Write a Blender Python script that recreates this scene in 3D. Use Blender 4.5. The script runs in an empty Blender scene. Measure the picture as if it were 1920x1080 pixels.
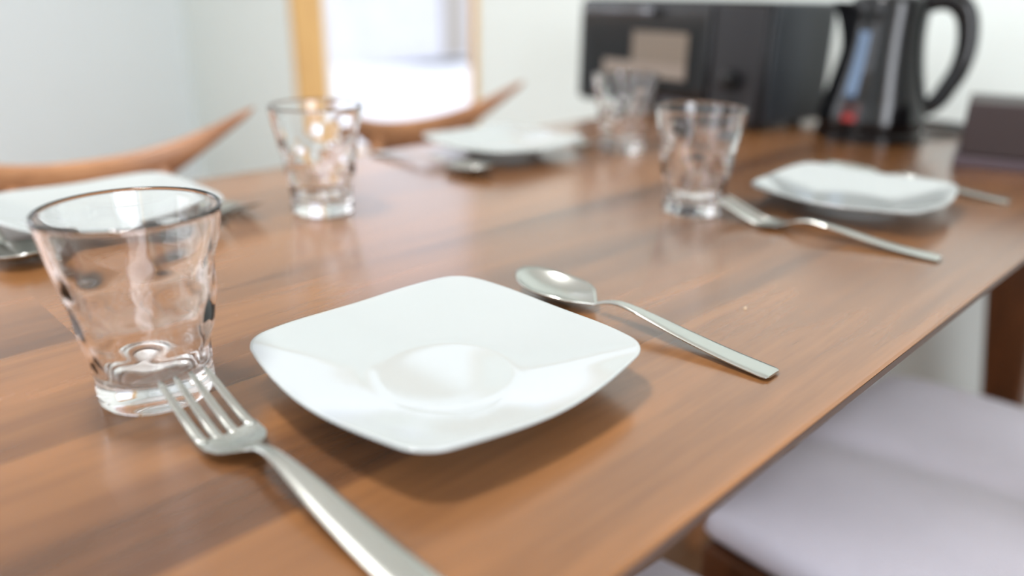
import bpy, bmesh, math, random
from mathutils import Vector, Matrix
sc = bpy.context.scene
COL = sc.collection
PI = math.pi
TZ = 0.72                      # height of the table top above the floor

# ---------------------------------------------------------------- camera
YAW, PITCH, ROLL = 0.7871, 0.3662, 0.0139
fw = Vector((math.cos(PITCH)*math.cos(YAW), math.cos(PITCH)*math.sin(YAW), -math.sin(PITCH)))
rt = Vector((math.sin(YAW), -math.cos(YAW), 0)); up = rt.cross(fw)
r2 = rt*math.cos(ROLL) + up*math.sin(ROLL); u2 = -rt*math.sin(ROLL) + up*math.cos(ROLL)
cam = bpy.data.cameras.new('camera'); co = bpy.data.objects.new('camera', cam); COL.objects.link(co)
M = Matrix((r2, u2, -fw)).transposed().to_4x4(); M.translation = Vector((0, 0, TZ+0.198)); co.matrix_world = M
cam.sensor_width = 36; cam.lens = 27.41; cam.clip_start = 0.02; cam.clip_end = 200
cam.dof.use_dof = True; cam.dof.focus_distance = 0.445; cam.dof.aperture_fstop = 2.1
sc.camera = co

# ---------------------------------------------------------------- world, lights, exposure
sc.view_settings.view_transform = 'Standard'; sc.view_settings.look = 'None'
sc.view_settings.gamma = 1.0; sc.view_settings.use_curve_mapping = False
sc.view_settings.exposure = -0.6
w = bpy.data.worlds.new('overcast_sky'); sc.world = w; w.use_nodes = True
bg = w.node_tree.nodes['Background']; bg.inputs[0].default_value = (0.86, 0.90, 1.0, 1); bg.inputs[1].default_value = 2.7
sc.cycles.use_denoising = True
sc.cycles.max_bounces = 14; sc.cycles.transmission_bounces = 12; sc.cycles.glossy_bounces = 6
sc.cycles.diffuse_bounces = 5; sc.cycles.transparent_max_bounces = 12
sc.cycles.sample_clamp_indirect = 4.0; sc.cycles.blur_glossy = 0.6

def area(name, loc, look, sx, sy, power, color=(1, 1, 1), shape='RECTANGLE', spread=PI):
    l = bpy.data.lights.new(name, 'AREA'); l.shape = shape; l.size = sx; l.size_y = sy; l.energy = power; l.color = color
    l.spread = spread
    o = bpy.data.objects.new(name, l); COL.objects.link(o); o.location = loc
    o.rotation_euler = Vector(look).to_track_quat('-Z', 'Y').to_euler(); return o
# room limits
X0, X1, Y0, Y1, ZC = -2.6, 1.5, -1.9, 3.56, 2.4
area('ceiling_lamp_light', (0.05, 0.72, ZC-0.09), (0, 0, -1), 0.30, 0.30, 47, (1, 0.985, 0.965), 'DISK')
area('daylight_window_right', (-0.7, Y0-0.05, 1.12), (-0.42, 1, 0), 1.6, 1.96, 150, (0.92, 0.95, 1.0))  # unseen right window's daylight, turned and strengthened to brighten the seats
area('daylight_window_back', (X0-0.05, 1.2, 1.45), (1, 0, 0), 1.8, 1.3, 20, (0.93, 0.96, 1.0))
area('daylight_window_left', (-0.9, Y1+0.05, 1.45), (0, -1, 0), 1.6, 1.3, 18, (0.93, 0.96, 1.0))

# ---------------------------------------------------------------- material helpers
def lin(c):
    return tuple((v/255/12.92 if v/255 <= 0.04045 else ((v/255+0.055)/1.055)**2.4) for v in c) + (1,)
def mat(name, col, rough=0.5, metal=0.0, spec=0.5, trans=0.0, ior=1.45, coat=0.0, bump=None, var=0.0, vscale=20, sheen=0):
    m = bpy.data.materials.new(name); m.use_nodes = True; nt = m.node_tree; b = nt.nodes['Principled BSDF']
    b.inputs['Base Color'].default_value = lin(col); b.inputs['Roughness'].default_value = rough
    b.inputs['Metallic'].default_value = metal; b.inputs['Specular IOR Level'].default_value = spec
    b.inputs['Transmission Weight'].default_value = trans; b.inputs['IOR'].default_value = ior
    b.inputs['Coat Weight'].default_value = coat; b.inputs['Coat Roughness'].default_value = 0.05
    b.inputs['Sheen Weight'].default_value = sheen
    tc = nt.nodes.new('ShaderNodeTexCoord')
    if var:
        n = nt.nodes.new('ShaderNodeTexNoise'); n.inputs['Scale'].default_value = vscale; n.inputs['Detail'].default_value = 4
        nt.links.new(tc.outputs['Object'], n.inputs['Vector'])
        mx = nt.nodes.new('ShaderNodeMixRGB'); c = lin(col)
        mx.inputs[1].default_value = tuple(v*(1-var) for v in c[:3])+(1,); mx.inputs[2].default_value = tuple(min(1, v*(1+var)) for v in c[:3])+(1,)
        nt.links.new(n.outputs['Fac'], mx.inputs[0]); nt.links.new(mx.outputs[0], b.inputs['Base Color'])
    if bump:
        n = nt.nodes.new('ShaderNodeTexNoise'); n.inputs['Scale'].default_value = bump[0]; n.inputs['Detail'].default_value = 3
        nt.links.new(tc.outputs['Object'], n.inputs['Vector'])
        bp = nt.nodes.new('ShaderNodeBump'); bp.inputs['Strength'].default_value = bump[1]; bp.inputs['Distance'].default_value = bump[2]
        nt.links.new(n.outputs['Fac'], bp.inputs['Height']); nt.links.new(bp.outputs[0], b.inputs['Normal'])
    return m

def wood(name, stops, scale=(1.6, 26, 26), rough=0.3, plank=0.0, spec=0.5, grain=0.5, coat=0.0):
    """walnut-like wood, grain running along local X; optional staves of the given width across Y"""
    m = bpy.data.materials.new(name); m.use_nodes = True; nt = m.node_tree; N = nt.nodes; L = nt.links
    b = N['Principled BSDF']; b.inputs['Coat Weight'].default_value = coat; b.inputs['Coat Roughness'].default_value = 0.2; b.inputs['Specular IOR Level'].default_value = spec
    tc = N.new('ShaderNodeTexCoord'); sep = N.new('ShaderNodeSeparateXYZ'); L.new(tc.outputs['Object'], sep.inputs[0])
    def math_(op, a, bb=None, c=None):
        n = N.new('ShaderNodeMath'); n.operation = op
        for i, v in enumerate((a, bb, c)):
            if v is None: continue
            if isinstance(v, (int, float)): n.inputs[i].default_value = v
            else: L.new(v, n.inputs[i])
        return n.outputs[0]
    comb = N.new('ShaderNodeCombineXYZ')
    if plank:
        row = math_('FLOOR', math_('DIVIDE', sep.outputs[1], plank))
        wn = N.new('ShaderNodeTexWhiteNoise'); wn.noise_dimensions = '1D'; L.new(row, wn.inputs['W'])
        stave = math_('FLOOR', math_('ADD', math_('DIVIDE', sep.outputs[0], 5.0), math_('MULTIPLY', wn.outputs[0], 7.0)))
        wn2 = N.new('ShaderNodeTexWhiteNoise'); wn2.noise_dimensions = '2D'
        c2 = N.new('ShaderNodeCombineXYZ'); L.new(row, c2.inputs[0]); L.new(stave, c2.inputs[1]); L.new(c2.outputs[0], wn2.inputs['Vector'])
        pid = wn2.outputs[0]
        L.new(math_('ADD', sep.outputs[0], math_('MULTIPLY', pid, 13.7)), comb.inputs[0])
        L.new(math_('ADD', sep.outputs[1], math_('MULTIPLY', pid, 3.1)), comb.inputs[1])
        L.new(sep.outputs[2], comb.inputs[2])
    else:
        for i in range(3): L.new(sep.outputs[i], comb.inputs[i])
        pid = None
    mp = N.new('ShaderNodeMapping'); mp.inputs['Scale'].default_value = scale; L.new(comb.outputs[0], mp.inputs[0])
    n1 = N.new('ShaderNodeTexNoise'); n1.inputs['Scale'].default_value = 1.0; n1.inputs['Detail'].default_value = 5; n1.inputs['Roughness'].default_value = 0.6; n1.inputs['Distortion'].default_value = 0.7
    L.new(mp.outputs[0], n1.inputs['Vector'])
    mp2 = N.new('ShaderNodeMapping'); mp2.inputs['Scale'].default_value = (scale[0]*5, scale[1]*12, scale[2]*12); L.new(comb.outputs[0], mp2.inputs[0])
    n2 = N.new('ShaderNodeTexNoise'); n2.inputs['Scale'].default_value = 1.0; n2.inputs['Detail'].default_value = 3; L.new(mp2.outputs[0], n2.inputs['Vector'])
    f = math_('ADD', math_('MULTIPLY', n1.outputs['Fac'], 1.0), math_('MULTIPLY', math_('SUBTRACT', n2.outputs['Fac'], 0.5), grain))
    if pid is not None: f = math_('ADD', f, math_('MULTIPLY', math_('SUBTRACT', pid, 0.5), 0.22))
    cr = N.new('ShaderNodeValToRGB'); L.new(f, cr.inputs[0])
    e = cr.color_ramp.elements
    e[0].position = stops[0][0]; e[0].color = lin(stops[0][1]); e[1].position = stops[-1][0]; e[1].color = lin(stops[-1][1])
    for p, c in stops[1:-1]:
        k = e.new(p); k.color = lin(c)
    out = cr.outputs[0]
    if plank:      # thin dark seams between the staves
        fr = math_('ABSOLUTE', math_('SUBTRACT', math_('FRACT', math_('DIVIDE', sep.outputs[1], plank)), 0.5))
        seam = math_('MULTIPLY', math_('GREATER_THAN', fr, 0.4965), 0.30)
        mx = N.new('ShaderNodeMixRGB'); L.new(seam, mx.inputs[0]); L.new(out, mx.inputs[1]); mx.inputs[2].default_value = lin((60, 36, 22)); out = mx.outputs[0]
    L.new(out, b.inputs['Base Color'])
    rr = N.new('ShaderNodeMapRange'); rr.inputs[3].default_value = rough*0.85; rr.inputs[4].default_value = rough*1.2
    L.new(n1.outputs['Fac'], rr.inputs[0]); L.new(rr.outputs[0], b.inputs['Roughness'])
    bp = N.new('ShaderNodeBump'); bp.inputs['Strength'].default_value = 0.05; bp.inputs['Distance'].default_value = 0.0006
    L.new(n2.outputs['Fac'], bp.inputs['Height']); L.new(bp.outputs[0], b.inputs['Normal'])
    return m

WALNUT = wood('walnut_table_top', [(0.28, (80, 51, 30)), (0.44, (105, 69, 40)), (0.56, (121, 81, 47)), (0.74, (144, 97, 56))], scale=(1.3, 11, 11), rough=0.25, plank=0.118, grain=0.24, spec=0.6, coat=0.6)
WALNUT_D = wood('walnut_legs', [(0.3, (66, 38, 20)), (0.7, (104, 62, 34))], scale=(30, 30, 2.0), rough=0.4)
CHAIRWOOD = wood('walnut_chair_back', [(0.3, (128, 86, 58)), (0.5, (152, 106, 72)), (0.7, (174, 126, 88))], scale=(5, 30, 30), rough=0.38, grain=0.25)
OAK = wood('oak_casing', [(0.3, (190, 146, 84)), (0.7, (214, 172, 104))], scale=(24, 24, 1.5), rough=0.45)
FLOORW = wood('floor_boards', [(0.3, (120, 84, 56)), (0.7, (156, 116, 80))], scale=(1.6, 20, 20), rough=0.45, plank=0.15)
WALL = mat('white_wall_paper', (224, 232, 229), 0.9, spec=0.2, bump=(260, 0.15, 0.0006))
WALL2 = mat('white_wall_paper_side', (222, 230, 232), 0.9, spec=0.2, bump=(260, 0.15, 0.0006))
CEIL = mat('white_ceiling', (238, 238, 236), 0.95, spec=0.2)
SKIRT = mat('white_skirting', (226, 226, 222), 0.5)
PORCELAIN = mat('white_glazed_porcelain', (168, 174, 174), 0.06, spec=0.5, coat=0.5)
STEEL = mat('brushed_steel', (196, 199, 194), 0.26, metal=1.0, bump=(900, 0.05, 0.0002))
GLASS = mat('clear_tumbler_glass', (255, 255, 255), 0.0, trans=1.0, ior=1.5)
FABRIC = mat('lavender_grey_fabric', (224, 222, 234), 0.95, spec=0.15, bump=(420, 0.8, 0.002), var=0.13, vscale=9, sheen=0.3)
BLACK = mat('gloss_black_plastic', (10, 10, 12), 0.10, spec=0.5, coat=0.1)
BLACKM = mat('satin_black_metal', (42, 46, 51), 0.4, spec=0.5)
DARKGREY = mat('dark_grey_plastic', (30, 29, 32), 0.35)
DOORGLASS = mat('smoked_oven_glass', (14, 14, 15), 0.14, spec=0.4)
REFLECT_TINT = mat('beige_reflection_tint', (120, 108, 96), 0.35, metal=0.3)
LEATHER = mat('dark_brown_leatherette', (46, 34, 34), 0.5, bump=(300, 0.3, 0.001), var=0.05)
LEATHER_L = mat('plum_brown_lip', (74, 62, 68), 0.45)
GAUGE = mat('blue_grey_water_gauge', (96, 116, 142), 0.15, spec=0.6)
RED = mat('red_label', (140, 30, 28), 0.4)
REDD = mat('dark_red_label', (56, 20, 19), 0.4)
SNOW = mat('snow', (246, 248, 252), 0.9, spec=0.2, bump=(0.8, 0.5, 0.2))
SHED = mat('whitewashed_boards', (220, 220, 225), 0.9, var=0.15, vscale=3)
CRUMB = mat('pale_crumb', (236, 220, 190), 0.9)
LAMPW = mat('white_lamp_plastic', (240, 240, 238), 0.4)
m = bpy.data.materials.new('window_pane_glass'); m.use_nodes = True; nt = m.node_tree; nt.nodes.remove(nt.nodes['Principled BSDF'])
tr = nt.nodes.new('ShaderNodeBsdfTransparent'); gl = nt.nodes.new('ShaderNodeBsdfGlossy'); gl.inputs['Roughness'].default_value = 0.01
ms = nt.nodes.new('ShaderNodeMixShader'); ms.inputs[0].default_value = 0.05
nt.links.new(tr.outputs[0], ms.inputs[1]); nt.links.new(gl.outputs[0], ms.inputs[2])
nt.links.new(ms.outputs[0], nt.nodes['Material Output'].inputs[0]); PANE = m

# ---------------------------------------------------------------- object helpers
def link(name, bm, material, parent=None, smooth=True, bevel=0, loc=(0, 0, 0), sub=0, angle=None):
    me = bpy.data.meshes.new(name); bmesh.ops.recalc_face_normals(bm, faces=bm.faces); bm.to_mesh(me); bm.free()
    me.materials.append(material)
    if smooth:
        for p in me.polygons: p.use_smooth = True
    o = bpy.data.objects.new(name, me); COL.objects.link(o); o.location = loc
    if parent: o.parent = parent
    if bevel:
        md = o.modifiers.new('bevel', 'BEVEL'); md.width = bevel; md.segments = 3; md.limit_method = 'ANGLE'; md.angle_limit = 0.6; md.harden_normals = False
    if sub:
        md = o.modifiers.new('sub', 'SUBSURF'); md.levels = sub; md.render_levels = sub
    if smooth and (bevel or angle):
        me.set_sharp_from_angle(angle=angle or 0.7)
    return o
def thing(name, label, cat, loc=(0, 0, 0), rz=0.0, group=None):
    o = bpy.data.objects.new(name, None); COL.objects.link(o); o.empty_display_size = 0.02
    o.location = loc; o.rotation_euler = (0, 0, rz); tag(o, label, cat, group); return o
def tag(o, label, cat, group=None):
    o['label'] = label; o['category'] = cat
    if group: o['group'] = group
    return o
def struct(name, bm, m, parent=None, **k):
    o = link(name, bm, m, parent, **k)
    if not parent: o['kind'] = 'structure'
    return o
def copy_tree(o, parent=None):
    c = o.copy(); COL.objects.link(c)
    if parent: c.parent = parent
    for ch in list(o.children): copy_tree(ch, c)
    return c
def box(bm, x0, x1, y0, y1, z0, z1, mtx=None):
    vs = [bm.verts.new((x, y, z)) for z in (z0, z1) for y in (y0, y1) for x in (x0, x1)]
    if mtx: [setattr(v, 'co', mtx @ v.co) for v in vs]
    for f in ((0, 2, 3, 1), (4, 5, 7, 6), (0, 1, 5, 4), (2, 6, 7, 3), (0, 4, 6, 2), (1, 3, 7, 5)): bm.faces.new([vs[i] for i in f])
    return bm
def B(*a, mtx=None): return box(bmesh.new(), *a, mtx=mtx)
def rings(bm, loops, close=True, cap0=True, cap1=True):
    """skin a list of loops of equal length"""
    R = [[bm.verts.new(p) for p in lp] for lp in loops]; n = len(R[0])
    for a, b in zip(R, R[1:]):
        for i in range(n if close else n-1): bm.faces.new((a[i], a[(i+1) % n], b[(i+1) % n], b[i]))
    if cap0: bm.faces.new(R[0][::-1])
    if cap1: bm.faces.new(R[-1])
    return bm
def lathe(prof, n=64, bm=None, cap0=True, cap1=True):
    bm = bm or bmesh.new()
    return rings(bm, [[(r*math.cos(2*PI*i/n), r*math.sin(2*PI*i/n), z) for i in range(n)] for r, z in prof], cap0=cap0, cap1=cap1)
def tube(path, rad, n=14, flat=1.0):
    """tube along a path of Vectors; rad number or list; flat squeezes the local binormal"""
    bm = bmesh.new(); P = [Vector(p) for p in path]; loops = []
    ref = Vector((0, 0, 1))
    for i, p in enumerate(P):
        t = (P[min(i+1, len(P)-1)]-P[max(i-1, 0)]).normalized()
        s = t.cross(ref)
        if s.length < 1e-3: s = t.cross(Vector((0, 1, 0)))
        s.normalize(); q = s.cross(t); ref = q
        r = rad[i] if isinstance(rad, (list, tuple)) else rad
        loops.append([p+s*(r*flat*math.cos(2*PI*k/n))+q*(r*math.sin(2*PI*k/n)) for k in range(n)])
    return rings(bm, loops)
def interp(tab, x):
    if x <= tab[0][0]: return tab[0][1]
    for i, ((a, va), (b, vb)) in enumerate(zip(tab, tab[1:])):
        if x <= b:                                            # smooth Catmull-Rom through the table
            t = (x-a)/(b-a)
            p0 = tab[i-1] if i > 0 else None; p3 = tab[i+2] if i+2 < len(tab) else None
            m0 = (vb-p0[1])/(b-p0[0])*(b-a) if p0 else (vb-va); m1 = (p3[1]-va)/(p3[0]-a)*(b-a) if p3 else (vb-va)
            return (2*t**3-3*t*t+1)*va+(t**3-2*t*t+t)*m0+(-2*t**3+3*t*t)*vb+(t**3-t*t)*m1
    return tab[-1][1]

# ---------------------------------------------------------------- the room
T = 0.14
struct('floor', B(X0, X1, Y0, Y1, -0.05, 0), FLOORW, smooth=False)
struct('ceiling', B(X0, X1, Y0, Y1, ZC, ZC+0.05), CEIL, smooth=False)
WY0, WY1, WZ0, WZ1 = 1.668, 2.612, 0.36, 1.89      # end window opening
def wall_with_hole(name, axis, pos, t, a0, a1, h, m):
    """wall slab at pos..pos+t across axis ('x' or 'y'), from a0 to a1, with hole h=(b0,b1,z0,z1)"""
    bm = bmesh.new(); b0, b1, z0, z1 = h
    for q in ((a0, b0, 0, ZC), (b1, a1, 0, ZC), (b0, b1, 0, z0), (b0, b1, z1, ZC)):
        lo, hi = min(pos, pos+t), max(pos, pos+t)
        if axis == 'x': box(bm, lo, hi, q[0], q[1], q[2], q[3])
        else: box(bm, q[0], q[1], lo, hi, q[2], q[3])
    return struct(name, bm, m, smooth=False)
wall_with_hole('wall_end', 'x', X1, T, Y0-T, Y1+T, (WY0, WY1, WZ0, WZ1), WALL)
wall_with_hole('wall_left', 'y', Y1, T, X0-T, X1, (-1.7, -0.1, 0.8, 2.1), WALL2)
wall_with_hole('wall_right', 'y', Y0, -T, X0-T, X1, (-1.6, 0.2, 0.12, 2.1), WALL2)
wall_with_hole('wall_back', 'x', X0, -T, Y0, Y1, (0.3, 2.1, 0.8, 2.1), WALL2)
def window(name, axis, pos, t, h, dpane, cas, wood_m, mull=True):
    b0, b1, z0, z1 = h; sgn = 1 if t > 0 else -1
    root = bpy.data.objects.new(name, None); COL.objects.link(root); root['kind'] = 'structure'
    def bx(bm, p0, p1, c0, c1, q0, q1):
        lo, hi = min(p0, p1), max(p0, p1)
        return box(bm, lo, hi, c0, c1, q0, q1) if axis == 'x' else box(bm, c0, c1, lo, hi, q0, q1)
    f = bmesh.new(); i = -0.008*sgn; d = pos+(dpane+0.03)*sgn; e = 0.004
    bx(f, pos+i, d, b1-e, b1+cas, z0-cas, z1+cas); bx(f, pos+i, d, b0-cas, b0+e, z0-cas, z1+cas)
    bx(f, pos+i, d, b0, b1, z1-e, z1+cas); bx(f, pos+i, d, b0, b1, z0-cas, z0+e)
    o = link('window_frame', f, wood_m, root, smooth=False)
    if mull:
        f = bmesh.new(); c = (b0+b1)/2
        bx(f, pos+dpane*sgn, pos+(dpane+0.03)*sgn, c-0.02, c+0.02, z0, z1); link('mullion', f, wood_m, root, smooth=False)
    p = bmesh.new(); bx(p, pos+(dpane+0.012)*sgn, pos+(dpane+0.016)*sgn, b0+e, b1-e, z0+e, z1-e)
    link('window_pane', p, PANE, root, smooth=False)
window('window_1', 'x', X1, T, (WY0, WY1, WZ0, WZ1), 0.085, 0.018, OAK, mull=False)
window('window_2', 'y', Y1, T, (-1.7, -0.1, 0.8, 2.1), 0.085, 0.04, OAK)
window('window_3', 'y', Y0, -T, (-1.6, 0.2, 0.12, 2.1), 0.085, 0.04, OAK)
window('window_4', 'x', X0, -T, (0.3, 2.1, 0.8, 2.1), 0.085, 0.04, OAK)
bm = B(X1-0.012, X1, Y0, Y1, 0, 0.06); struct('baseboard_end', bm, SKIRT, smooth=False)
bm = B(X0, X1-0.012, Y1-0.012, Y1, 0, 0.06); struct('baseboard_left', bm, SKIRT, smooth=False)
# outdoors
bm = bmesh.new(); n = 40
V = {}
for i in range(n+1):
    for j in range(n+1):
        x = 1.9 + i*1.6; y = -20 + j*2.2
        V[i, j] = bm.verts.new((x, y, -0.35 + 0.12*math.sin(x*0.7+y*0.3) + 0.1*math.sin(y*0.9)+(0.0 if x < 22 else (x-22)*0.03)))
for i in range(n):
    for j in range(n): bm.faces.new((V[i, j], V[i+1, j], V[i+1, j+1], V[i, j+1]))
o = struct('ground', bm, SNOW)
sh = thing('garden_shed', 'pale shed with a beige door far off in the snow outside the window', 'shed', (9.5, 12.6, -0.35), 0.2)
link('wall_panel', B(-2.2, 2.2, -0.75, 0.75, 0, 1.9), SHED, sh, smooth=False)
bm = bmesh.new(); rings(bm, [[(x, -1.05, 1.82), (x, 0, 2.45), (x, 1.05, 1.82), (x, 1.05, 1.93), (x, 0, 2.55), (x, -1.05, 1.93)] for x in (-2.4, 2.4)])
link('roof', bm, SNOW, sh, smooth=False)
link('door', B(0.3, 1.0, -0.79, -0.74, 0.05, 1.7), mat('beige_door', (176, 168, 158), .8), sh, smooth=False)
# ceiling lamp (outside the frame, gives the light from above)
cl = thing('ceiling_lamp', 'round white ceiling lamp above the dining table', 'lamp', (0.05, 0.72, ZC))
link('lamp_base', lathe([(0.05, 0), (0.25, 0), (0.25, -0.05), (0.235, -0.07), (0.225, -0.07), (0.225, -0.06), (0.05, -0.06)]), LAMPW, cl)

# ---------------------------------------------------------------- dining table
TX0, TX1, TY0, TY1 = -0.40, 1.40, 0.133, 0.832
tb = thing('dining_table', 'long brown walnut dining table carrying the plates, tumblers and kettle', 'table', (0.5, (TY0+TY1)/2, 0))
hx, hy = (TX1-TX0)/2, (TY1-TY0)/2
def rrect(hx, hy, r, z, n=6):
    pts = []
    for cx, cy, a0 in ((hx-r, hy-r, 0), (-hx+r, hy-r, 90), (-hx+r, -hy+r, 180), (hx-r, -hy+r, 270)):
        for k in range(n+1):
            a = math.radians(a0+90*k/n); pts.append((cx+r*math.cos(a), cy+r*math.sin(a), z))
    return pts
bm = rings(bmesh.new(), [rrect(hx-0.0015, hy-0.0015, .02, TZ), rrect(hx, hy, .02, TZ-0.0012), rrect(hx, hy, .02, TZ-0.006), rrect(hx-0.001, hy-0.001, .02, TZ-0.008), rrect(hx-0.035, hy-0.035, .012, TZ-0.026)])
link('table_top', bm, WALNUT, tb, smooth=False)
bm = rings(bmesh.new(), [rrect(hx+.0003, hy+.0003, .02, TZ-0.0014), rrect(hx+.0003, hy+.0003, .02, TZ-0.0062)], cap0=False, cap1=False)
link('edge_shade_band', bm, mat('shaded_edge_tone', (74, 58, 50), .5, var=.2, vscale=60), tb, smooth=False)  # edge face coloured darker, standing in for weak light on that side
link('apron', B(-hx+.16, hx-.16, -hy+.10, hy-.10, TZ-.075, TZ-.0255), WALNUT_D, tb, smooth=False)
def taper_leg(x, y, zt, a, b, lean=(0, 0)):
    lp = []
    for z, s in ((0, b), (zt, a)):
        t = z/zt; cx = x+lean[0]*(1-t); cy = y+lean[1]*(1-t)
        lp.append(rrect(s, s, s*0.25, z, 3)); lp[-1] = [(p[0]+cx, p[1]+cy, z) for p in lp[-1]]
    return rings(bmesh.new(), lp)
for sx in (1, -1):
    for sy in (-1, 1):
        o = link('leg', taper_leg(sx*(hx-.115), sy*(hy-.125), TZ-.0255, .040, .018, (sx*.10, sy*.06)), WALNUT_D, tb, angle=0.6)

# ---------------------------------------------------------------- chairs
def make_chair():
    """origin on the floor under the seat centre, sitter faces -Y, back at +Y"""
    r = bpy.data.objects.new('dining_chair', None); COL.objects.link(r)
    # cushion, dished, with a soft fold
    W, D, n = 0.247, 0.215, 48
    bm = bmesh.new(); top = {}; 
    def sq(u, v):      # square -> rounded square
        k = 1-0.045*(u*u*v*v)
        return u*k*W, v*k*D
    for i in range(n+1):
        for j in range(n+1):
            u = -1+2*i/n; v = -1+2*j/n; x, y = sq(u, v)
            e = max(abs(u), abs(v)); edge = (1-abs(u)**9)*(1-abs(v)**9)
            q = u+0.16*(v+0.6)                              # a soft roll along one side, slightly askew
            roll_ = (1/(1+math.exp(-(q-0.27)/0.075)))
            z = 0.446 - 0.024*(1-edge) + 0.017*roll_*(1-0.25*max(0, u-.55)/.45) - 0.007*math.exp(-((q-0.06)/0.10)**2) + 0.0025*math.sin(q*4-1+v*2)
            top[i, j] = bm.verts.new((x, y, z))
    for i in range(n):
        for j in range(n): bm.faces.new((top[i, j], top[i+1, j], top[i+1, j+1], top[i, j+1]))
    border = [top[i, 0] for i in range(n)]+[top[n, j] for j in range(n)]+[top[i, n] for i in range(n, 0, -1)]+[top[0, j] for j in range(n, 0, -1)]
    low = [bm.verts.new((v.co.x*1.0, v.co.y*1.0, 0.412)) for v in border]; low2 = [bm.verts.new((v.co.x*.97, v.co.y*.97, 0.400)) for v in border]
    k = len(border)
    for A_, B_ in ((border, low), (low, low2)):
        for i in range(k): bm.faces.new((A_[i], A_[(i+1) % k], B_[(i+1) % k], B_[i]))
    bm.faces.new(low2)
    link('seat_cushion', bm, FABRIC, r)
    bm = bmesh.new()
    for q in ((-.245, -.215, -.2, .2), (.215, .245, -.2, .2), (-.215, .215, -.205, -.18), (-.215, .215, .18, .205)):
        box(bm, q[0], q[1], q[2], q[3], .352, .398)
    link('seat_frame', bm, WALNUT_D, r, bevel=.004)
    for sx in (-1, 1):
        link('leg', taper_leg(sx*.215, -.185, .36, .019, .013, (sx*.02, -.02)), CHAIRWOOD, r, angle=.6)
        # rear leg sweeps up and in to carry the back rail
        link('leg', tube([(sx*.235, .235, 0), (sx*.222, .195, .2), (sx*.21, .185, .36), (sx*.16, .20, .50), (sx*.105, .235, .62), (sx*.085, .257, .695)], [.013, .017, .02, .017, .014, .012]), CHAIRWOOD, r)
    # horn shaped back rail
    loops = []; N = 44
    for i in range(N+1):
        u = -1+2*i/N; au = abs(u)
        tipf = min(1, (1-au)/0.05)**0.5 if au > .95 else 1
        zt = -0.006+0.056*au**2.2; zb = -0.078+0.121*au**1.5
        zc, hh = (zt+zb)/2, max((zt-zb)/2*tipf, .0015)
        y = 0.270-0.062*au**2; th = (0.0115-0.004*au)*max(tipf, .25)
        x = 0.198*u
        loops.append([(x+0.0, y+th*math.copysign(abs(math.cos(a))**0.7, math.cos(a)), TZ+zc+hh*math.copysign(abs(math.sin(a))**0.8, math.sin(a))) for a in [2*PI*k/20 for k in range(20)]])
    link('back_rail', rings(bmesh.new(), loops), CHAIRWOOD, r)
    return r
G = 'walnut dining chairs around the table'
ch = make_chair(); chairs = [(ch, (0.295, 0.775, 0), 0, 'walnut chair with curved horn-shaped back rail behind the plate at left edge'),
 (copy_tree(ch), (0.803, 0.775, 0), 0, 'walnut chair with curved back rail in front of the window, beyond the far left plate'),
 (copy_tree(ch), (0.285, 0.115, 0), PI, 'pushed-in chair with grey seat cushion nearest the bottom edge, only a corner showing'),
 (copy_tree(ch), (0.834, 0.115, 0), PI, 'pushed-in chair with large lavender-grey seat cushion showing below the right table edge')]
for o, loc, rz, lab in chairs:
    o.location = loc; o.rotation_euler = (0, 0, rz); tag(o, lab, 'chair', G)

# ---------------------------------------------------------------- plates
def make_plate():
    A, n = 0.0870, 192
    def loop(s, z, nn, lift=0.0):
        out = []
        for i in range(n):
            t = 2*PI*i/n; c, q = math.cos(t), math.sin(t)
            kk = s*((1-nn)*A+nn*rim_r(t)); corner = math.sin(2*t)**2
            out.append((kk*c, kk*q, z+lift*(corner-0.5)))
        return out
    def rim_r(t):
        # bowed square: four wide arcs with rounded corners, distance from the centre at angle t
        t = abs((t+PI/4) % (PI/2)-PI/4); c, q = math.cos(t), math.sin(t)
        mid, R_, r = .0858, .26, .0225
        o2 = (R_-r)-(mid-r); cc = (-2*o2+math.sqrt(4*o2*o2-8*(o2*o2-(R_-r)**2)))/4
        o_ = R_-mid                                     # side arc centre at (-o_, 0)
        k = -o_*c+math.sqrt(o_*o_*c*c-o_*o_+R_*R_)
        if k*q > cc*(k*c+o_)/(cc+o_)+1e-9 or math.atan2(k*q, k*c+o_) > math.atan2(cc, cc+o_):
            b_ = cc*(c+q); k = b_+math.sqrt(max(0, b_*b_-(2*cc*cc-r*r)))
        return k
    top = [(0.02, .0062), (.15, .0062), (.3, .0062), (.40, .0062), (.45, .0065)]+[(s_, .0062+.0155*((s_-.40)/.60)**1.3) for s_ in (.5, .56, .62, .69, .76, .83, .9, .95, .985)]+[(1.0, .0217)]
    bot = [(1.003, .0208), (.995, .0198), (.95, .0178), (.86, .0148), (.74, .0112), (.62, .0072), (.54, .0040), (.51, .0015), (.505, 0.0), (.48, 0.0), (.47, .0015), (.44, .0026), (.2, .0026), (.02, .0026)]
    def nn_(s): return min(1, max(0, (s-.42)/.5))
    def sc_(s): return s
    loops = [loop(sc_(s), z, nn_(s), 0.003*max(0, (s-.5)/.5)**1.5) for s, z in top+bot]
    bm = rings(bmesh.new(), loops)
    return link('dinner_plate', bm, PORCELAIN)
pl = make_plate(); PG = 'square white dinner plates on the table'
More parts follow.
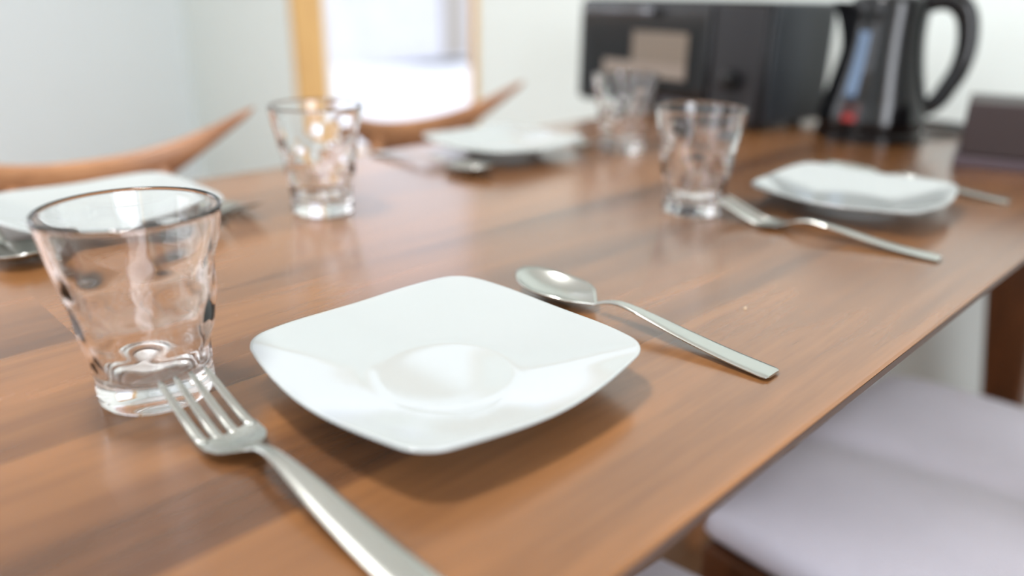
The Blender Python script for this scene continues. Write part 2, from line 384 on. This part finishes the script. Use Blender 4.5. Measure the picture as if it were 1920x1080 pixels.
for i, (x, y, a, lab) in enumerate([
  (.2395, .2892, 0, 'square white porcelain plate in focus in the middle foreground, beside the spoon'),
  (.6943, .7163, 0, 'square white plate at the far left place, below the window-side chair'),
  (.7701, .2975, .08, 'square white plate at the far right place, near the kettle and brown box'),
  (.215, .722, 0, 'square white plate at left edge, partly seen through the nearest glass')]):
    o = pl if i == 0 else copy_tree(pl)
    o.location = (x, y, TZ); o.rotation_euler = (0, 0, a); tag(o, lab, 'plate', PG)

# ---------------------------------------------------------------- tumblers
def make_glass():
    n, H = 112, 0.0985; bm = bmesh.new(); loops = []
    prof = [(0, .0268), (.0015, .0280), (.005, .0284), (.010, .0283), (.013, .0280), (.016, .0284), (.022, .0296), (.034, .0316), (.048, .0340), (.062, .0362), (.076, .0386), (.088, .0406), (.0955, .0418), (.0978, .0419), (.0985, .0411)]
    rows = [(.027, 0.0, .0105, .0020), (.047, .5, .0135, .0025), (.070, 0.0, .0150, .0020)]
    K = 6
    random.seed(4)
    jit = [[(random.uniform(-.12, .12), random.uniform(-.003, .003)) for _ in range(K)] for _ in rows]
    def dent(t, z):
        d = 0
        for ri, (zc, ph, hz, dep) in enumerate(rows):
            for k in range(K):
                ja, jz = jit[ri][k]; tc = 2*PI*(k+ph)/K+ja
                dt = (t-tc+PI) % (2*PI)-PI
                q = (dt/.54)**2+((z-zc-jz)/hz)**2
                if q < 1: d += dep*(1-q)**2
        return d
    def ring(r, z, dd=1.0): return [((r-dd*dent(2*PI*i/n, z))*math.cos(2*PI*i/n), (r-dd*dent(2*PI*i/n, z))*math.sin(2*PI*i/n), z) for i in range(n)]
    loops.append([(0.02*math.cos(2*PI*i/n), .02*math.sin(2*PI*i/n), .0012) for i in range(n)])
    loops.append([(0.024*math.cos(2*PI*i/n), .024*math.sin(2*PI*i/n), .0) for i in range(n)])
    zs = [0, .0015, .005, .009, .012]+[.014+.0016*k for k in range(51)]+[.0963, .0978, .0985]
    for z in zs: loops.append(ring(interp(prof, z), z))
    # inside
    loops.append(ring(.0399, .0981)); 
    for k in range(40):
        z = .0965-(.0965-.016)*k/39; loops.append(ring(interp(prof, z)-.0022-.0009*(1-z/.0965), z, 0.35))
    z0 = .0135
    for r, z in ((.0225, .0138), (.018, .0122), (.010, .0113), (.002, .0111)): loops.append([(r*math.cos(2*PI*i/n), r*math.sin(2*PI*i/n), z) for i in range(n)])
    return link('glass_tumbler', rings(bm, loops), GLASS)
g0 = make_glass(); GG = 'clear dimpled glass tumblers on the table'
for i, (x, y, a, lab) in enumerate([
  (.1241, .3848, .5, 'large clear dimpled tumbler in the left foreground, behind the fork tines'),
  (.3775, .6335, 1.3, 'clear dimpled tumbler in front of the window frame, left of table centre'),
  (.6398, .3968, 2.2, 'clear dimpled tumbler beside the far right fork, in front of the black oven'),
  (.8312, .6314, 3.1, 'farthest clear tumbler, blurred, standing right of the far left plate')]):
    o = g0 if i == 0 else copy_tree(g0)
    o.location = (x, y, TZ+.0002); o.rotation_euler = (0, 0, a); tag(o, lab, 'glass', GG)

# ---------------------------------------------------------------- cutlery (local X runs from handle end to tip)
def sheet(stations, th, dish=None):
    """closed thin body from stations (s, half width, z centre, dish depth)"""
    bm = bmesh.new(); loops = []; m = 10
    for s, hw, z, d, t in stations:
        up = []; dn = []
        for k in range(m+1):
            v = -1+2*k/m; zz = z+d*(v*v)
            e = 0.5*t*(1-abs(v)**6*0.75)
            up.append((s, hw*v, zz+e)); dn.append((s, hw*v, zz-e))
        loops.append(up+dn[::-1])
    return rings(bm, loops)
LS = 0.195
def handle_z(s): return interp([(0, .0016), (.03, .0034), (.06, .0066), (.085, .0100), (.105, .0118), (.116, .0102), (.127, .0058), (.136, .0030)], s)
def handle_w(s): return interp([(0, .0070), (.002, .0080), (.005, .0084), (.04, .0077), (.07, .0064), (.09, .0048), (.108, .0032), (.122, .0029), (.130, .0036)], s)
def handle_stations():
    out = []
    for s in [0, .0008, .002, .004, .008]+[.014+.0058*k for k in range(20)]:
        w_ = handle_w(s)*(0.86 if s == 0 else 1); out.append((s, w_, handle_z(s), 0.0, .0024 if s > .001 else .0014))
    return out
def make_spoon():
    r = bpy.data.objects.new('spoon', None); COL.objects.link(r)
    st = handle_stations(); st = [q for q in st if q[0] < .1255]
    link('handle', sheet(st, .0024), STEEL, r, angle=.9)
    # bowl: egg outline, dished
    L0, L1 = .1245, LS; loops = []; bt = []
    bm = bmesh.new(); n = 40; mrad = 12
    def outline(t):       # t angle, 0 = tip
        c, q = math.cos(t), math.sin(t)
        x = .160+.035*c; y = .0205*q*(1+.10*c)*(1 if c > -.55 else max(.16, 1-((-c-.55)/.45)**1.5*0.82))
        return x, y
    def surf(f, t, off):
        ox, oy = outline(t); cx = .163
        x = cx+(ox-cx)*f; y = oy*f
        rim = .0093+.0035*((x-.16)/.035)**2*(1 if x > .16 else 0)-.0038*max(0, (.15-x)/.025)**1.5
        depth = .0072
        z = rim-depth*(1-f**2.2)
        return x, y, max(z, .0012)+off
    loops = [[surf(max(f, .02), 2*PI*i/n, .0006) for i in range(n)] for f in [k/mrad for k in range(mrad+1)]]
    loops += [[surf(max(f, .02), 2*PI*i/n, -.0006) for i in range(n)] for f in [k/mrad for k in range(mrad, -1, -1)]]
    link('bowl', rings(bm, loops), STEEL, r)
    return r
def make_fork():
    r = bpy.data.objects.new('fork', None); COL.objects.link(r)
    st = [q for q in handle_stations() if q[0] < .1225]
    link('handle', sheet(st, .0024), STEEL, r, angle=.9)
    hz = [(.118, .0094), (.126, .0060), (.134, .0030), (.143, .0018), (.152, .0028), (.165, .0075), (.178, .0132), (.19, .0185)]
    hw = [(.118, .0030), (.124, .0040), (.130, .0094), (.136, .0132), (.143, .0146), (.150, .0147)]
    st = []
    for k in range(20):
        s = .119+(.149-.119)*k/19; w_ = interp(hw, s); st.append((s, w_, interp(hz, s), .0022*min(1, max(0, (s-.124)/.014)), .0020))
    link('head', sheet(st, .002), STEEL, r, angle=.9)
    for k in range(4):
        yc = (-1.5+k)*.0080; st = []
        for q in range(15):
            s = .147+(.19-.147)*q/14; f = q/14; w_ = .0026-.0010*f
            if q == 14: w_ *= .5
            st.append((s, w_, interp(hz, s)+.0022*(yc/.0129)**2*(1-f), 0, .0020*(1-.35*f)))
        bm = sheet(st, .002)
        for v in bm.verts: v.co.y += yc*(1-.05*((v.co.x-.147)/.043))
        link('tine', bm, STEEL, r)
    return r
def lay(o, end, tip, lab, cat, grp):
    o.location = (end[0], end[1], TZ+.0003); o.rotation_euler = (0, 0, math.atan2(tip[1]-end[1], tip[0]-end[0])); tag(o, lab, cat, grp)
sp = make_spoon(); fk = make_fork()
SG, FG = 'steel spoons on the table', 'steel forks on the table'
lay(sp, (.3735, .170), (.373, .364), 'steel spoon lying just right of the foreground white plate, in focus', 'spoon', SG)
lay(copy_tree(sp), (.9083, .1931), (.906, .391), 'steel spoon mostly hidden behind the far right plate, handle end showing', 'spoon', SG)
lay(copy_tree(sp), (.569, .823), (.590, .63), 'blurred steel spoon lying left of the far left plate', 'spoon', SG)
lay(copy_tree(sp), (.126, .825), (.130, .63), 'blurred dark spoon at the left edge, below the plate there', 'spoon', SG)
lay(fk, (.1315, .166), (.1270, .356), 'large steel fork in the foreground, tines against the nearest glass', 'fork', FG)
lay(copy_tree(fk), (.658, .177), (.641, .366), 'steel fork left of the far right plate, tines toward the tumbler', 'fork', FG)
lay(copy_tree(fk), (.312, .826), (.309, .636), 'blurred fork with raised tines just right of the nearest glass rim', 'fork', FG)
lay(copy_tree(fk), (.812, .826), (.810, .636), 'blurred fork between the far left plate and the farthest tumbler', 'fork', FG)

# ---------------------------------------------------------------- black oven
mwR = math.atan2(.060, .411)      # turned a little from the table's end
ov = thing('microwave_oven', 'black microwave oven with a smoked door window at the far end of the table', 'microwave', (1.092, .578, TZ), 0)
Wm, Hm, Dm = .405, .186, .165
ov.rotation_euler = (0, 0, -mwR)       # local: front at x=0 facing -X, runs along +Y
link('body', B(.012, Dm, 0, Wm, .008, Hm), BLACKM, ov, bevel=.006)
link('front_frame', B(0, .0125, 0, Wm, .008, Hm), BLACK, ov, bevel=.003)
dr = link('door', B(-.012, -.0003, .100, Wm-.006, .014, Hm-.006), BLACK, ov, bevel=.003)
link('window', B(-.0135, -.0118, .128, Wm-.035, .046, Hm-.040), DOORGLASS, dr, smooth=False)
link('door_reflection', B(-.0142, -.0134, .140, .262, .064, Hm-.050), REFLECT_TINT, dr, smooth=False)  # beige patch paints a reflection onto the door window
link('rack_bar', B(-.0147, -.0134, .140, .330, .064, .086), mat('oven_rack_bar', (140, 128, 118), .3, metal=.4), dr, smooth=False)
hd = tube([(-.013, .215, Hm-.019), (-.030, .215, Hm-.019), (-.033, .222, Hm-.019), (-.033, .36, Hm-.019), (-.030, .367, Hm-.019), (-.013, .367, Hm-.019)], .006, 12)
link('handle', hd, mat('handle_grey', (120, 122, 128), .25, metal=.8), dr)
link('lower_trim', B(-.0140, -.0118, .110, .190, .022, .032), mat('trim_grey', (90, 92, 98), .3, metal=.5), dr, smooth=False)
pn = link('control_panel', B(-.008, -.0003, .004, .096, .012, Hm-.006), DARKGREY, ov, bevel=.002)
def knob(y, z, r):
    bm = lathe([(r, 0), (r, .010), (r*.85, .016), (r*.3, .017)], 32)
    bmesh.ops.rotate(bm, verts=bm.verts, cent=(0, 0, 0), matrix=Matrix.Rotation(-PI/2, 3, 'Y'))
    bmesh.ops.translate(bm, verts=bm.verts, vec=(-.008, y, z)); return bm
link('knob', knob(.050, .074, .016), BLACK, pn, angle=.7)
link('knob', knob(.050, .030, .010), BLACK, pn, angle=.7)
for x in (.03, Dm-.03):
    for y in (.03, Wm-.2):
        bm = lathe([(.01, 0), (.01, .009)], 16); bmesh.ops.translate(bm, verts=bm.verts, vec=(x, y, 0)); link('foot', bm, DARKGREY, ov)

# ---------------------------------------------------------------- kettle
kx, ky = 1.187, .452
kdir = math.atan2(-.94, .34)         # handle points this way
kt = thing('electric_kettle', 'glossy black electric kettle with big loop handle on the far table end', 'kettle', (kx, ky, TZ), kdir)
link('power_base', lathe([(.068, 0), (.074, .001), (.075, .012), (.070, .017)], 64), BLACK, kt, angle=.8)
kprof = [(.018, .071), (.026, .0735), (.045, .0715), (.075, .0645), (.105, .0580), (.135, .0535), (.160, .0520), (.180, .0525), (.188, .0520)]
bm = bmesh.new(); loops = []; n = 72
for k in range(36):
    z = .018+(.188-.018)*k/35; r = interp(kprof, z); lp = []
    sp_ = max(0, (z-.12)/.068)**1.3
    for i in range(n):
        t = 2*PI*i/n; d = abs(((t-PI)+PI) % (2*PI)-PI)
        b_ = .022*sp_*math.exp(-(d/.33)**2)            # spout bulge opposite the handle
        lp.append(((r+b_)*math.cos(t), (r+b_)*math.sin(t), z))
    loops.append(lp)
link('body', rings(bm, loops), BLACK, kt, angle=.9)
link('lid', lathe([(.050, .188), (.0495, .192), (.044, .1965), (.02, .199), (.004, .1995)], 64), BLACK, kt, angle=.9)
bm = lathe([(.010, .199), (.010, .204), (.006, .206)], 24); link('lid_knob', bm, DARKGREY, kt)
hp = [(.036, 0, .184), (.060, 0, .193), (.080, 0, .190), (.095, 0, .175), (.102, 0, .152), (.104, 0, .126), (.100, 0, .100), (.091, 0, .078), (.083, 0, .061), (.072, 0, .050), (.060, 0, .045)]
pts = [Vector(p) for p in hp]; fine = []
for i in range(len(pts)-1):
    p0 = pts[max(i-1, 0)]; p1 = pts[i]; p2 = pts[i+1]; p3 = pts[min(i+2, len(pts)-1)]
    for q in range(5):
        t = q/5; fine.append(.5*((2*p1)+(p2-p0)*t+(2*p0-5*p1+4*p2-p3)*t*t+(-p0+3*p1-3*p2+p3)*t**3))
fine.append(pts[-1])
link('handle', tube(fine, [.0155-.004*i/(len(fine)-1) for i in range(len(fine))], 18), BLACK, kt)
def patch(t0, t1, z0, z1, off, tilt=0.0, rnd=False):
    """thin curved plate hugging the kettle body"""
    bm = bmesh.new(); A_ = []; n = 8; m = 10
    for side in (off, -.001):
        rows_ = []
        for j in range(m+1):
            z = z0+(z1-z0)*j/m; row = []
            for i in range(n+1):
                t = t0+(t1-t0)*i/n+tilt*(j/m-.5); r = interp(kprof, z)+side
                row.append(bm.verts.new((r*math.cos(t), r*math.sin(t), z)))
            rows_.append(row)
        A_.append(rows_)
    for rows_ in A_:
        for j in range(m):
            for i in range(n): bm.faces.new((rows_[j][i], rows_[j][i+1], rows_[j+1][i+1], rows_[j+1][i]))
    a, b = A_
    for j in range(m):
        for i in (0, n): bm.faces.new((a[j][i], a[j+1][i], b[j+1][i], b[j][i]))
    for i in range(n):
        for j in (0, m): bm.faces.new((a[j][i], a[j][i+1], b[j][i+1], b[j][i]))
    return bm
# the camera sees the kettle from the direction world (-.93,-.36); in the kettle's own frame:
camdir = math.atan2(-ky, -kx)-kdir
link('water_gauge', patch(camdir-.62, camdir-.36, .062, .150, .0012), GAUGE, kt)
lb = link('label', patch(camdir-.56, camdir-.22, .030, .054, .0010), REDD, kt)
link('label_mark', patch(camdir-.53, camdir-.27, .031, .040, .0016), RED, lb)
# its cord
cp = [(kx+.07, ky-.03, TZ+.008), (kx+.10, ky-.07, TZ+.005), (kx+.13, ky-.09, TZ+.0048), (kx+.17, ky-.10, TZ+.0048), (kx+.20, ky-.06, TZ+.0048), (kx+.205, ky, TZ+.0048)]
link('cord', tube([Vector(p) for p in cp], .004, 10), BLACKM, kt).matrix_parent_inverse = Matrix.LocRotScale(Vector((kx, ky, TZ)), Matrix.Rotation(kdir, 3, 'Z'), None).inverted()

# ---------------------------------------------------------------- brown box
bx_ = thing('storage_box', 'dark brown leatherette box lying right of the kettle at the frame edge', 'box', (1.063, .293, TZ), math.atan2(-.966, .26))
link('lid', B(0, .145, .003, .117, .014, .078), LEATHER, bx_, bevel=.003)       # local X along the front, +Y away
link('tray', B(-.004, .149, -.001, .121, 0, .0138), LEATHER_L, bx_, bevel=.002)

# ---------------------------------------------------------------- crumbs
bm = bmesh.new(); bmesh.ops.create_icosphere(bm, subdivisions=2, radius=.0007)
for v in bm.verts: v.co *= 1+.25*math.sin(v.co.x*9000+v.co.y*5000)
tag(link('crumb', bm, CRUMB, loc=(.452, .232, TZ+.0006)), 'tiny pale crumb on the bare wood right of the spoon', 'crumb')
